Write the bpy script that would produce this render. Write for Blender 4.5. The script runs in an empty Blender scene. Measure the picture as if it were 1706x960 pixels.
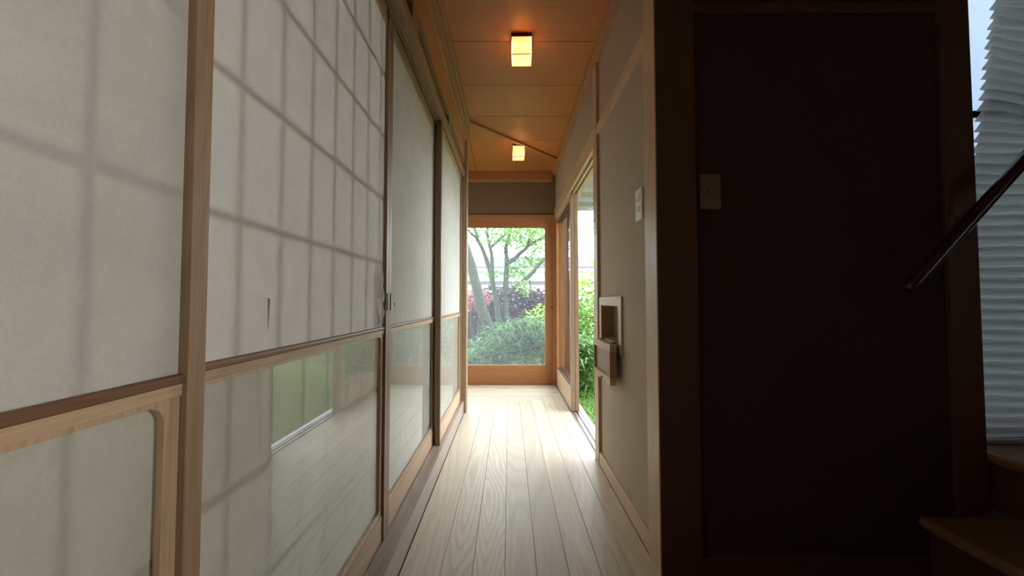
import bpy, bmesh, math, random
from mathutils import Vector, Matrix, noise
from mathutils.geometry import tessellate_polygon
random.seed(7)
PI = math.pi
C = bpy.context.scene.collection

# ------------------------------------------------------------------ camera, sky, lights, exposure
cam_d = bpy.data.cameras.new('camera')
cam_d.lens = 640.0 / 1706.0 * 36.0
cam_d.sensor_width = 36.0
cam_d.shift_x = 0.0029
cam_d.clip_start = 0.02
cam = bpy.data.objects.new('camera', cam_d)
cam.location = (0, 0, 0.90)
cam.rotation_euler = (math.radians(90 + 1.97), 0, 0)
C.objects.link(cam)
bpy.context.scene.camera = cam

world = bpy.data.worlds.new('sky')
bpy.context.scene.world = world
world.use_nodes = True
wn = world.node_tree.nodes; wl = world.node_tree.links
wn.clear()
wo = wn.new('ShaderNodeOutputWorld'); wb = wn.new('ShaderNodeBackground')
wt = wn.new('ShaderNodeTexCoord'); ws = wn.new('ShaderNodeSeparateXYZ'); wr = wn.new('ShaderNodeValToRGB')
wr.color_ramp.elements[0].position = 0.0; wr.color_ramp.elements[0].color = (0.90, 0.95, 1.0, 1)
wr.color_ramp.elements[1].position = 0.8; wr.color_ramp.elements[1].color = (0.80, 0.88, 1.0, 1)
wl.new(wt.outputs['Generated'], ws.inputs[0]); wl.new(ws.outputs['Z'], wr.inputs[0])
wl.new(wr.outputs[0], wb.inputs[0]); wb.inputs[1].default_value = 8.2
wl.new(wb.outputs[0], wo.inputs[0])

def area(name, loc, rot, sx, sy, power, color=(1, 1, 1), portal=False):
    d = bpy.data.lights.new(name, 'AREA'); d.shape = 'RECTANGLE'; d.size = sx; d.size_y = sy
    d.energy = power; d.color = color
    if portal: d.cycles.is_portal = True
    o = bpy.data.objects.new(name, d); o.location = loc; o.rotation_euler = rot; C.objects.link(o)
    return o
sun_d = bpy.data.lights.new('sun', 'SUN'); sun_d.energy = 4.0; sun_d.angle = math.radians(6); sun_d.color = (1, .95, .86)
sun = bpy.data.objects.new('sun', sun_d); sun.rotation_euler = (math.radians(30), math.radians(-24), 0); C.objects.link(sun)
# daylight portals in the openings, and the daylight of the tatami room's own window
area('portal_garden_door', (0.62, 2.72, 1.0), (0, PI/2, 0), 1.9, 1.0, 1, portal=True)
area('portal_far_door', (-0.45, 4.26, 1.0), (-PI/2, 0, 0), 1.9, 1.8, 1, portal=True)
area('portal_side_passage', (-2.75, 3.68, 1.0), (0, -PI/2, 0), 1.9, 0.95, 1, portal=True)
area('tatami_room_window_light', (-3.05, 0.95, 1.10), (0, -PI/2, 0), 1.85, 3.6, 5.5, (1.0, 0.96, 0.90))
hall_fill = area('added_hall_fill_light', (3.17, -.95, 1.25), (0, PI/2, 0), 1.5, .9, 17, (1.0, 0.95, 0.88)); hall_fill.data.spread = math.radians(62)  # added fill from the unseen hall side, brightens the screen fronts

vs = bpy.context.scene.view_settings
vs.view_transform = 'Standard'; vs.look = 'None'; vs.gamma = 1; vs.use_curve_mapping = False
vs.exposure = 0.24

# ------------------------------------------------------------------ materials
def mat_base(name):
    m = bpy.data.materials.new(name); m.use_nodes = True
    n = m.node_tree.nodes; l = m.node_tree.links
    b = n['Principled BSDF']
    return m, n, l, b
def ramp(n, stops):
    r = n.new('ShaderNodeValToRGB')
    e = r.color_ramp.elements
    e[0].position, e[0].color = stops[0][0], (*stops[0][1], 1)
    e[1].position, e[1].color = stops[-1][0], (*stops[-1][1], 1)
    for p, c in stops[1:-1]:
        x = e.new(p); x.color = (*c, 1)
    return r
def wood(name, light, dark, axis='Z', rough=0.45, rings=38, scale=1.0, contrast=1.0, spec=0.35, bump=0.05, across=7.0, along=0.75):
    m, n, l, b = mat_base(name)
    tc = n.new('ShaderNodeTexCoord'); oi = n.new('ShaderNodeObjectInfo')
    ml = n.new('ShaderNodeVectorMath'); ml.operation = 'MULTIPLY_ADD'
    cx = n.new('ShaderNodeCombineXYZ')
    for k in range(3): l.new(oi.outputs['Random'], cx.inputs[k])
    l.new(cx.outputs[0], ml.inputs[0]); ml.inputs[1].default_value = (31, 17, 23); l.new(tc.outputs['Object'], ml.inputs[2])
    mp = n.new('ShaderNodeMapping')
    sc = {'X': (along, across, across), 'Y': (across, along, across), 'Z': (across, across, along)}[axis]
    mp.inputs['Scale'].default_value = [s * scale for s in sc]
    l.new(ml.outputs[0], mp.inputs[0])
    nz = n.new('ShaderNodeTexNoise'); nz.inputs['Scale'].default_value = 1.0; nz.inputs['Detail'].default_value = 1.2
    nz.inputs['Roughness'].default_value = 0.35
    l.new(mp.outputs[0], nz.inputs['Vector'])
    mu = n.new('ShaderNodeMath'); mu.operation = 'MULTIPLY'; mu.inputs[1].default_value = rings
    l.new(nz.outputs[0], mu.inputs[0])
    fr = n.new('ShaderNodeMath'); fr.operation = 'FRACT'; l.new(mu.outputs[0], fr.inputs[0])
    mp2 = n.new('ShaderNodeMapping')
    sc2 = {'X': (6, 330, 330), 'Y': (330, 6, 330), 'Z': (330, 330, 6)}[axis]
    mp2.inputs['Scale'].default_value = sc2; l.new(ml.outputs[0], mp2.inputs[0])
    fz = n.new('ShaderNodeTexNoise'); fz.inputs['Scale'].default_value = 1.0; fz.inputs['Detail'].default_value = 2
    l.new(mp2.outputs[0], fz.inputs['Vector'])
    mid = [(a + c) / 2 for a, c in zip(light, dark)]
    r = ramp(n, [(0.0, dark), (0.18, mid), (0.45, light), (0.86, light), (1.0, dark)])
    l.new(fr.outputs[0], r.inputs[0])
    r2 = ramp(n, [(0.3, [v * 0.80 for v in light]), (0.7, [min(1, v * 1.1) for v in light])]); l.new(fz.outputs[0], r2.inputs[0])
    mx = n.new('ShaderNodeMixRGB'); mx.inputs[0].default_value = 0.55 * contrast; l.new(r2.outputs[0], mx.inputs[1]); l.new(r.outputs[0], mx.inputs[2])
    hv = n.new('ShaderNodeHueSaturation')
    mr = n.new('ShaderNodeMapRange'); mr.inputs[3].default_value = 0.9; mr.inputs[4].default_value = 1.1
    l.new(oi.outputs['Random'], mr.inputs[0]); l.new(mr.outputs[0], hv.inputs['Value'])
    l.new(mx.outputs[0], hv.inputs['Color']); l.new(hv.outputs[0], b.inputs['Base Color'])
    b.inputs['Roughness'].default_value = rough; b.inputs['Specular IOR Level'].default_value = spec
    bp = n.new('ShaderNodeBump'); bp.inputs['Strength'].default_value = bump; bp.inputs['Distance'].default_value = 0.002
    l.new(fz.outputs[0], bp.inputs['Height']); l.new(bp.outputs[0], b.inputs['Normal'])
    return m
def woods(name, light, dark, **k):
    return {a: wood(name + '_' + a, light, dark, a, **k) for a in 'XYZ'}
W_frame = woods('frame_wood', (0.36, 0.235, 0.14), (0.22, 0.13, 0.07), rings=26, contrast=.7)
W_post = woods('post_wood', (0.36, 0.235, 0.135), (0.24, 0.145, 0.078), rings=20, contrast=.6)
W_pale = woods('pale_wood', (0.50, 0.345, 0.215), (0.36, 0.24, 0.14), rings=20, contrast=.6)
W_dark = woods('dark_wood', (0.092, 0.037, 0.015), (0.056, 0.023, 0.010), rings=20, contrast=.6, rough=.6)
W_stile = woods('stile_wood', (0.30, 0.20, 0.12), (0.20, 0.125, 0.07), rings=20, contrast=.6)
W_bead = woods('bead_wood', (0.22, 0.115, 0.06), (0.14, 0.07, 0.035), rings=20, contrast=.5)
W_orange = woods('trim_wood', (0.42, 0.215, 0.10), (0.29, 0.14, 0.062), rings=20, contrast=.5)
W_red = woods('red_wood', (0.40, 0.17, 0.065), (0.27, 0.105, 0.04), rings=18, contrast=.6)
W_floor = {a: wood('floor_wood_' + a, (0.60, 0.49, 0.36), (0.36, 0.28, 0.195), a, rough=0.40, rings=18, across=4.6, along=0.42, contrast=.55, spec=.45) for a in 'XY'}
W_figured = wood('figured_floor_wood', (0.60, 0.50, 0.37), (0.33, 0.26, 0.18), 'Y', rough=0.40, rings=14, across=8, along=1.15, contrast=.9, spec=.45)
W_sill = woods('sill_wood', (0.36, 0.29, 0.23), (0.22, 0.165, 0.12), rings=20, contrast=.6, rough=.4)
W_ceil = {a: wood('ceiling_wood_' + a, (0.46, 0.175, 0.048), (0.36, 0.13, 0.034), a, rough=.42, rings=30, across=16, along=.5, contrast=.6, spec=.4) for a in 'XY'}
W_stair = woods('stair_wood', (0.27, 0.14, 0.062), (0.17, 0.085, 0.038), rings=20, contrast=.6)

def noise_mat(name, c1, c2, scale=200, rough=.9, bump=.3, detail=4, dist=.002, spec=.2):
    m, n, l, b = mat_base(name)
    tc = n.new('ShaderNodeTexCoord'); nz = n.new('ShaderNodeTexNoise'); nz.inputs['Scale'].default_value = scale; nz.inputs['Detail'].default_value = detail
    l.new(tc.outputs['Object'], nz.inputs['Vector'])
    r = ramp(n, [(.35, c1), (.65, c2)]); l.new(nz.outputs[0], r.inputs[0]); l.new(r.outputs[0], b.inputs['Base Color'])
    bp = n.new('ShaderNodeBump'); bp.inputs['Strength'].default_value = bump; bp.inputs['Distance'].default_value = dist
    l.new(nz.outputs[0], bp.inputs['Height']); l.new(bp.outputs[0], b.inputs['Normal'])
    b.inputs['Roughness'].default_value = rough; b.inputs['Specular IOR Level'].default_value = spec
    return m
M_plaster = noise_mat('sand_plaster', (0.34, 0.265, 0.195), (0.47, 0.375, 0.285), 260, bump=.6)
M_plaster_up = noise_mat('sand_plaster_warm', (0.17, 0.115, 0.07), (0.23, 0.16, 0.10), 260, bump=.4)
M_shadeplaster = noise_mat('shade_dark_plaster', (0.036, 0.018, 0.012), (0.054, 0.028, 0.018), 240, bump=.4)  # plaster with the hall's and recess's shade put into its colour
M_concrete = noise_mat('grey_render', (0.3, 0.29, 0.27), (0.4, 0.39, 0.37), 30)
M_black = noise_mat('shadow_gap_black', (0.010, 0.006, 0.004), (0.014, 0.009, 0.006), 60, rough=1, bump=0, spec=0)
_n = M_black.node_tree; _d = _n.nodes.new('ShaderNodeBsdfDiffuse'); _d.inputs[0].default_value = (.010, .006, .004, 1)
_n.links.new(_d.outputs[0], _n.nodes['Material Output'].inputs[0])
M_metal = noise_mat('aluminium', (0.30, 0.31, 0.33), (0.36, 0.37, 0.39), 90, rough=.3, bump=.02); M_metal.node_tree.nodes['Principled BSDF'].inputs['Metallic'].default_value = .9
M_bronze = noise_mat('dark_bronze', (0.05, 0.035, 0.025), (0.09, 0.06, 0.04), 90, rough=.4, bump=.02)
M_plastic_dim = noise_mat('dimmed_cream_plastic', (0.145, 0.10, 0.052), (0.165, 0.118, 0.062), 8, rough=.35, bump=0)  # cream plate with the hall's dimness put into its colour
M_plastic_w = noise_mat('white_plastic', (0.72, 0.7, 0.66), (0.76, 0.74, 0.7), 8, rough=.35, bump=0)
M_grey = noise_mat('grey_plastic', (0.25, 0.23, 0.2), (0.3, 0.28, 0.25), 8, rough=.5, bump=0)
M_tatami = noise_mat('tatami_mat', (0.45, 0.42, 0.26), (0.52, 0.48, 0.3), 90)
M_white = noise_mat('white_wall_paint', (0.74, 0.73, 0.70), (0.8, 0.79, 0.76), 20)
M_rail = noise_mat('varnished_rail', (0.035, 0.013, 0.008), (0.055, 0.022, 0.012), 30, rough=.22, bump=.02, spec=.6)

def paper_mat(name, col, trans, scale=1.0, tr_fac=.5):
    m, n, l, b = mat_base(name)
    n.remove(b); out = n['Material Output']
    tc = n.new('ShaderNodeTexCoord')
    n1 = n.new('ShaderNodeTexNoise'); n1.inputs['Scale'].default_value = 9 * scale; n1.inputs['Detail'].default_value = 5; n1.inputs['Roughness'].default_value = .7
    n1.inputs['Distortion'].default_value = .6
    n2 = n.new('ShaderNodeTexNoise'); n2.inputs['Scale'].default_value = 160; n2.inputs['Detail'].default_value = 5; n2.inputs['Distortion'].default_value = 2.0
    l.new(tc.outputs['Object'], n1.inputs['Vector']); l.new(tc.outputs['Object'], n2.inputs['Vector'])
    ad = n.new('ShaderNodeMath'); ad.operation = 'MULTIPLY_ADD'; ad.inputs[1].default_value = .6
    l.new(n1.outputs[0], ad.inputs[0]); mm = n.new('ShaderNodeMath'); mm.operation = 'MULTIPLY'; mm.inputs[1].default_value = .4
    l.new(n2.outputs[0], mm.inputs[0]); l.new(mm.outputs[0], ad.inputs[2])
    r1 = ramp(n, [(.32, [v * .84 for v in col]), (.68, col)]); r2 = ramp(n, [(.32, [v * .84 for v in trans]), (.68, trans)])
    l.new(ad.outputs[0], r1.inputs[0]); l.new(ad.outputs[0], r2.inputs[0])
    d = n.new('ShaderNodeBsdfDiffuse'); t = n.new('ShaderNodeBsdfTranslucent'); x = n.new('ShaderNodeMixShader'); x.inputs[0].default_value = tr_fac
    l.new(r1.outputs[0], d.inputs[0]); l.new(r2.outputs[0], t.inputs[0]); l.new(d.outputs[0], x.inputs[1]); l.new(t.outputs[0], x.inputs[2])
    bp = n.new('ShaderNodeBump'); bp.inputs['Strength'].default_value = .25; bp.inputs['Distance'].default_value = .001
    l.new(n2.outputs[0], bp.inputs['Height']); l.new(bp.outputs[0], d.inputs['Normal'])
    l.new(x.outputs[0], out.inputs[0])
    return m
M_paper = paper_mat('shoji_paper', (0.80, 0.775, 0.72), (0.86, 0.84, 0.80))
M_patch = paper_mat('repair_paper', (0.86, 0.87, 0.9), (0.9, 0.9, 0.92), tr_fac=.35)
M_lamppaper = paper_mat('lamp_paper', (0.9, 0.85, 0.75), (0.95, 0.88, 0.75), scale=8, tr_fac=.6)

def glass_mat(name, tint=(1, 1, 1), ior=1.45, rough=0.0, haze=0.0, hazecol=(1, 1, 1), bump=0, bscale=(1, 1, 1)):
    m, n, l, b = mat_base(name); n.remove(b); out = n['Material Output']
    t = n.new('ShaderNodeBsdfTransparent'); t.inputs[0].default_value = (*tint, 1)
    g = n.new('ShaderNodeBsdfGlossy'); g.inputs['Roughness'].default_value = rough
    f = n.new('ShaderNodeFresnel'); f.inputs['IOR'].default_value = ior
    ge = n.new('ShaderNodeNewGeometry'); sb = n.new('ShaderNodeMath'); sb.operation = 'SUBTRACT'; sb.inputs[0].default_value = 1; l.new(ge.outputs['Backfacing'], sb.inputs[1])
    mu = n.new('ShaderNodeMath'); mu.operation = 'MULTIPLY'; l.new(f.outputs[0], mu.inputs[0]); l.new(sb.outputs[0], mu.inputs[1])
    x = n.new('ShaderNodeMixShader'); l.new(mu.outputs[0], x.inputs[0]); l.new(g.outputs[0], x.inputs[2])
    base = t
    if haze:
        tl = n.new('ShaderNodeBsdfTranslucent'); tl.inputs[0].default_value = (*hazecol, 1)
        x2 = n.new('ShaderNodeMixShader'); x2.inputs[0].default_value = haze
        l.new(t.outputs[0], x2.inputs[1]); l.new(tl.outputs[0], x2.inputs[2]); base = x2
    l.new(base.outputs[0], x.inputs[1]); l.new(x.outputs[0], out.inputs[0])
    return m
M_glass = glass_mat('clear_glass', (.97, .99, .98))
M_dirty = glass_mat('dusty_glass', (.93, .97, .96), haze=.045, hazecol=(.9, .95, 1))
M_lowglass = glass_mat('lower_pane_glass', (.98, .985, .965), ior=1.6)

def leaf_mat(name, c1, c2, tr=.45):
    m, n, l, b = mat_base(name); n.remove(b); out = n['Material Output']
    geo = n.new('ShaderNodeNewGeometry')
    r = ramp(n, [(0, c1), (1, c2)]); l.new(geo.outputs['Random Per Island'], r.inputs[0])
    d = n.new('ShaderNodeBsdfDiffuse'); t = n.new('ShaderNodeBsdfTranslucent'); x = n.new('ShaderNodeMixShader'); x.inputs[0].default_value = tr
    l.new(r.outputs[0], d.inputs[0]); l.new(r.outputs[0], t.inputs[0]); l.new(d.outputs[0], x.inputs[1]); l.new(t.outputs[0], x.inputs[2])
    g = n.new('ShaderNodeBsdfGlossy'); g.inputs['Roughness'].default_value = .45; x3 = n.new('ShaderNodeMixShader'); x3.inputs[0].default_value = .05
    l.new(x.outputs[0], x3.inputs[1]); l.new(g.outputs[0], x3.inputs[2]); l.new(x3.outputs[0], out.inputs[0])
    return m
M_leaf = leaf_mat('tree_leaf', (0.13, 0.30, 0.05), (0.30, 0.48, 0.10))
M_sasa = leaf_mat('bamboo_grass_leaf', (0.012, 0.05, 0.015), (0.24, 0.42, 0.14), .35)
M_lime = leaf_mat('lime_leaf', (0.20, 0.36, 0.03), (0.42, 0.55, 0.08), .5)
M_shrub = leaf_mat('shrub_leaf', (0.06, 0.16, 0.03), (0.20, 0.36, 0.06), .35)
M_purple = leaf_mat('purple_leaf', (0.05, 0.02, 0.05), (0.13, 0.05, 0.10), .3)
M_pink = leaf_mat('pink_flower', (0.36, 0.10, 0.13), (0.5, 0.2, 0.22), .3)
M_grass = leaf_mat('lawn_blade', (0.10, 0.28, 0.03), (0.28, 0.50, 0.08), .45)
M_bark = noise_mat('bark', (0.03, 0.034, 0.024), (0.085, 0.09, 0.062), 35, bump=.8, dist=.01)
M_soil = noise_mat('soil', (0.05, 0.06, 0.025), (0.10, 0.12, 0.04), 12)
M_roof = noise_mat('roof_tile_grey', (0.07, 0.074, 0.08), (0.10, 0.105, 0.115), 15)
M_housewall = noise_mat('white_render', (0.75, 0.75, 0.73), (0.82, 0.82, 0.8), 10)
M_eave = noise_mat('eave_board', (0.34, 0.32, 0.29), (0.42, 0.40, 0.36), 20)

# ------------------------------------------------------------------ mesh helpers
ORI = {}
class MB:
    def __init__(s): s.v = []; s.f = []
    def box(s, x0, x1, y0, y1, z0, z1):
        x0, x1 = sorted((x0, x1)); y0, y1 = sorted((y0, y1)); z0, z1 = sorted((z0, z1))
        b = len(s.v)
        s.v += [(x, y, z) for z in (z0, z1) for y in (y0, y1) for x in (x0, x1)]
        s.f += [tuple(b + i for i in q) for q in ((0,2,3,1),(4,5,7,6),(0,1,5,4),(2,6,7,3),(0,4,6,2),(1,3,7,5))]
        return s
    def poly(s, pts):
        b = len(s.v); s.v += [tuple(p) for p in pts]; s.f.append(tuple(range(b, b + len(pts)))); return s
    def prism(s, pts, d):
        """pts: planar loop, d: extrusion vector"""
        b = len(s.v); k = len(pts)
        s.v += [tuple(p) for p in pts] + [tuple(Vector(p) + Vector(d)) for p in pts]
        s.f.append(tuple(range(b, b + k))); s.f.append(tuple(b + k + i for i in reversed(range(k))))
        for i in range(k):
            j = (i + 1) % k
            s.f.append((b + i, b + k + i, b + k + j, b + j))
        return s
    def tube(s, pts, rads, seg=10, caps=True):
        pts = [Vector(p) for p in pts]; rings = []
        up = None
        for i, p in enumerate(pts):
            t = (pts[min(i + 1, len(pts) - 1)] - pts[max(i - 1, 0)]).normalized()
            if up is None: up = t.orthogonal().normalized()
            up = (up - t * up.dot(t)).normalized(); side = t.cross(up)
            r = rads[i] if isinstance(rads, (list, tuple)) else rads
            b = len(s.v); rings.append(b)
            for k in range(seg):
                a = 2 * PI * k / seg; s.v.append(tuple(p + up * math.cos(a) * r + side * math.sin(a) * r))
        for a, b in zip(rings, rings[1:]):
            for k in range(seg):
                j = (k + 1) % seg; s.f.append((a + k, a + j, b + j, b + k))
        if caps:
            s.f.append(tuple(rings[0] + k for k in reversed(range(seg)))); s.f.append(tuple(rings[-1] + k for k in range(seg)))
        return s
    def build(s, name, mat, parent=None, origin=None, bevel=0, smooth=False, **props):
        if parent is not None: o0 = ORI[parent.name]
        elif origin is not None: o0 = Vector(origin)
        else:
            n_ = max(1, len(s.v)); xs = [v[0] for v in s.v]; ys = [v[1] for v in s.v]; zs = [v[2] for v in s.v]
            o0 = Vector(((min(xs) + max(xs)) / 2, (min(ys) + max(ys)) / 2, min(zs)))
        me = bpy.data.meshes.new(name)
        me.from_pydata([tuple(Vector(v) - o0) for v in s.v], [], s.f); me.update()
        me.materials.append(mat)
        if smooth:
            for p in me.polygons: p.use_smooth = True
        o = bpy.data.objects.new(name, me); C.objects.link(o)
        if parent is not None: o.parent = parent
        else: o.location = o0
        ORI[o.name] = o0
        if bevel:
            md = o.modifiers.new('bevel', 'BEVEL'); md.width = bevel; md.segments = 2; md.limit_method = 'ANGLE'
        for k, v in props.items(): o[k] = v
        return o
def bx(*a): return MB().box(*a)
def empty(name, loc, label=None, cat=None, group=None, kind=None):
    o = bpy.data.objects.new(name, None); o.location = loc; o.empty_display_size = .05; C.objects.link(o)
    ORI[o.name] = Vector(loc)
    if label: o['label'] = label
    if cat: o['category'] = cat
    if group: o['group'] = group
    if kind: o['kind'] = kind
    return o
S = dict(kind='structure')

def frame_with_rounded_hole(x0, x1, y0, y1, z0, z1, hy0, hy1, hz0, hz1, r, axis='X', seg=6):
    """a plate in the YZ plane (axis X) or XZ plane (axis Y) with a rounded rectangular hole"""
    inner = []
    for cy, cz, a0 in ((hy1 - r, hz1 - r, 0), (hy0 + r, hz1 - r, PI/2), (hy0 + r, hz0 + r, PI), (hy1 - r, hz0 + r, 3*PI/2)):
        for k in range(seg + 1):
            a = a0 + PI/2 * k / seg; inner.append((cy + r * math.cos(a), cz + r * math.sin(a)))
    outer = [(y1, z1), (y0, z1), (y0, z0), (y1, z0)]
    n = len(inner); mb = MB()
    def P(u, w, d): return (d, u, w) if axis == 'X' else (u, d, w)
    for d in (x0, x1):
        mb.v += [P(u, w, d) for u, w in inner] + [P(u, w, d) for u, w in outer]
    T = n + 4
    for s_ in (0, 1):
        o = s_ * T
        for q in range(4):
            for k in range(seg):
                i = q * (seg + 1) + k; tri = (o + i, o + i + 1, o + n + q)
                mb.f.append(tri if s_ else tri[::-1])
            i = q * (seg + 1) + seg; j = (i + 1) % n
            qd = (o + i, o + j, o + n + (q + 1) % 4, o + n + q)
            mb.f.append(qd if s_ else qd[::-1])
    for i in range(n):
        j = (i + 1) % n; mb.f.append((i, j, T + j, T + i))
    for q in range(4):
        p = (q + 1) % 4; mb.f.append((n + q, T + n + q, T + n + p, n + p))
    return mb

# ------------------------------------------------------------------ floor
YF = 4.18           # far wall
fl = bx(-3.0, 0.62, -1.7, YF + .08, -0.12, -0.021)
fl.box(0.62, 3.2, -1.7, 1.38, -0.12, -0.021)
floor = fl.build('floor', W_dark['Y'], **S)
xs = [-0.362, -0.228, -0.123, -0.014, 0.0925, 0.1995, 0.306, 0.409, 0.497]
ends = [3.10 + .0885 * k for k in range(8)]
G = .0007
for k in range(8):
    cuts = [-1.7, -1.7 + 1.9 + .31 * ((k * 5) % 7) / 3, ends[k]]
    if k not in (1, 5): cuts = [-1.7, ends[k]]
    x1 = xs[k + 1]
    for a, b_ in zip(cuts, cuts[1:]):
        bx(xs[k] + G, x1 - G, a + G, b_ - G, -.02, 0).build('floor_board', W_figured if k in (1, 2) else W_floor['Y'], floor, bevel=.0012)
for j in range(12):
    y0 = ends[0] + .0885 * j; y1 = min(y0 + .0885, YF)
    if y1 <= y0: break
    xe = xs[j + 1] if j + 1 < 8 else .497
    bx(-3.0, xe - G, y0 + G, y1 - G, -.02, 0).build('floor_board', W_floor['X'], floor, bevel=.0012)
# hall boards to the right of the corridor (in front of the dark wall)
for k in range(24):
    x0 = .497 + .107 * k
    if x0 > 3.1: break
    bx(x0 + G, x0 + .107 - G, -1.7, 1.30, -.02, 0).build('floor_board', W_dark['Y'], floor, bevel=.0012)  # unseen boards coloured dark to keep bounce light out of the hall

# ------------------------------------------------------------------ ceiling
ZC = 2.30
ce = bx(-3.0, .62, -1.7, YF + .08, ZC + .012, ZC + .06); ce.box(.62, 3.2, -1.7, 1.42, ZC + .012, ZC + .06)
ceiling = ce.build('ceiling', W_dark['X'], **S)
lines = [-1.7, -1.35, -.93, -.51, -.09, .33, .755, 1.18, 1.605, 2.025, 2.445, 2.865, 3.31]
m0, m1 = (-.32, 2.93), (.47, 3.72)      # the mitre batten
def my(x): return m0[1] + (x - m0[0])
for a, b_ in zip(lines, lines[1:]):
    g = .0022
    if b_ <= m0[1]:
        bx(-.40, .50, a + g, b_ - g, ZC, ZC + .012).build('ceiling_board', W_ceil['X'], ceiling, bevel=.001)
    else:
        a_ = a + g; b2 = b_ - g
        pts = [(-.32, a_), (.50, a_), (.50, b2), (b2 - m0[1] + m0[0], b2), (-.32, m0[1])]
        MB().prism([(x, y, ZC) for x, y in pts], (0, 0, .012)).build('ceiling_board', W_ceil['X'], ceiling)
MB().prism([(3.3122 - m0[1] + m0[0], 3.3122, ZC), (.5, 3.3122, ZC), (.5, my(.5), ZC)], (0, 0, .012)).build('ceiling_board', W_ceil['X'], ceiling)
bx(.5, 3.2, -1.7, 1.38, ZC, ZC + .012).build('ceiling_board', W_dark['X'], ceiling)  # unseen hall ceiling, coloured dark to cut bounce light
# boards of the side passage, beyond the mitre
for xa, xb in ((-3.0, -2.45), (-2.45, -2.03), (-2.03, -1.61), (-1.61, -1.19), (-1.19, -.77), (-.77, -.345), (-.345, .075), (.075, .5)):
    g = .0022
    if xb <= -.34:
        bx(xa + g, xb - g, m0[1], YF, ZC, ZC + .012).build('ceiling_board', W_ceil['Y'], ceiling, bevel=.001)
    else:
        xa_ = xa + g; xb_ = xb - g
        MB().prism([(xa_, my(max(xa_, -.32)), ZC), (xb_, my(xb_), ZC), (xb_, YF, ZC), (xa_, YF, ZC)], (0, 0, .012)).build('ceiling_board', W_ceil['Y'], ceiling)
# mitre batten
w = .013
MB().prism([(m0[0] - w, m0[1] + w, ZC - .018), (m0[0] + w, m0[1] - w, ZC - .018), (m1[0] + w, m1[1] - w, ZC - .018), (m1[0] - w, m1[1] + w, ZC - .018)], (0, 0, .018)).build('trim_1', W_red['X'], bevel=.002, **S)

# ------------------------------------------------------------------ left side: sill, lintel, wall above
YP = 3.12
XS = -.365
s = MB()
s.box(XS - .019, XS, -1.7, YP, 0, .100); s.box(XS - .050, XS - .019, -1.7, YP, 0, .096); s.box(XS - .055, XS - .050, -1.7, YP, 0, .100)
s.box(XS - .087, XS - .055, -1.7, YP, 0, .096); s.box(XS - .12, XS - .087, -1.7, YP, 0, .100)
s.build('trim_2', W_sill['Y'], **S)
s = MB(); kz = 1.925; kt = 1.967
s.box(XS - .019, XS, -1.7, YP, kz, kt); s.box(XS - .050, XS - .019, -1.7, YP, kz + .015, kt); s.box(XS - .055, XS - .050, -1.7, YP, kz, kt)
s.box(XS - .087, XS - .055, -1.7, YP, kz + .015, kt); s.box(XS - .12, XS - .087, -1.7, YP, kz, kt)
s.build('trim_3', W_frame['Y'], **S)
wl_ = MB(); wl_.box(-.475, -.385, -1.7, YP + .02, kt, 2.035); wl_.box(-.475, -.372, -1.7, YP + .02, 2.035, ZC)
wall_left = wl_.build('wall_left', M_shadeplaster, **S)  # recess above the lintel: its shade is put into the dark colour
bx(-.372, XS, -1.7, YP, 2.052, 2.225).build('wall_board', W_orange['Y'], wall_left)
bx(-.40, XS + .002, -1.7, YP, 2.033, 2.052).build('picture_rail', W_frame['Y'], wall_left, bevel=.001)
for y in (-.35, .52, 1.42, 2.30):
    bx(-.388, XS, y, y + .085, kt, 2.033).build('strut', W_frame['Z'], wall_left, bevel=.001)
t = MB(); t.box(-.40, -.35, -1.7, YP + .11, 2.22, ZC); t.build('trim_4', W_orange['Y'], bevel=.0015, **S)
t = MB(); t.box(-.35, -.325, -1.7, YP + .0, 2.245, ZC); t.build('trim_5', W_orange['Y'], bevel=.0015, **S)
t = MB(); t.box(-.325, -.305, -1.7, YP - .12, 2.272, ZC); t.build('trim_6', W_orange['Y'], bevel=.0015, **S)
# corner post
bx(-.465, -.345, YP, YP + .11, -.0, 2.222).build('trim_7', W_frame['Z'], bevel=.003, **S)
# the passage's inner wall beyond the corner
pw = bx(-3.0, -.465, YP + .015, YP + .09, 0, ZC); pw.build('wall_passage', M_plaster, **S)

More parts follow.
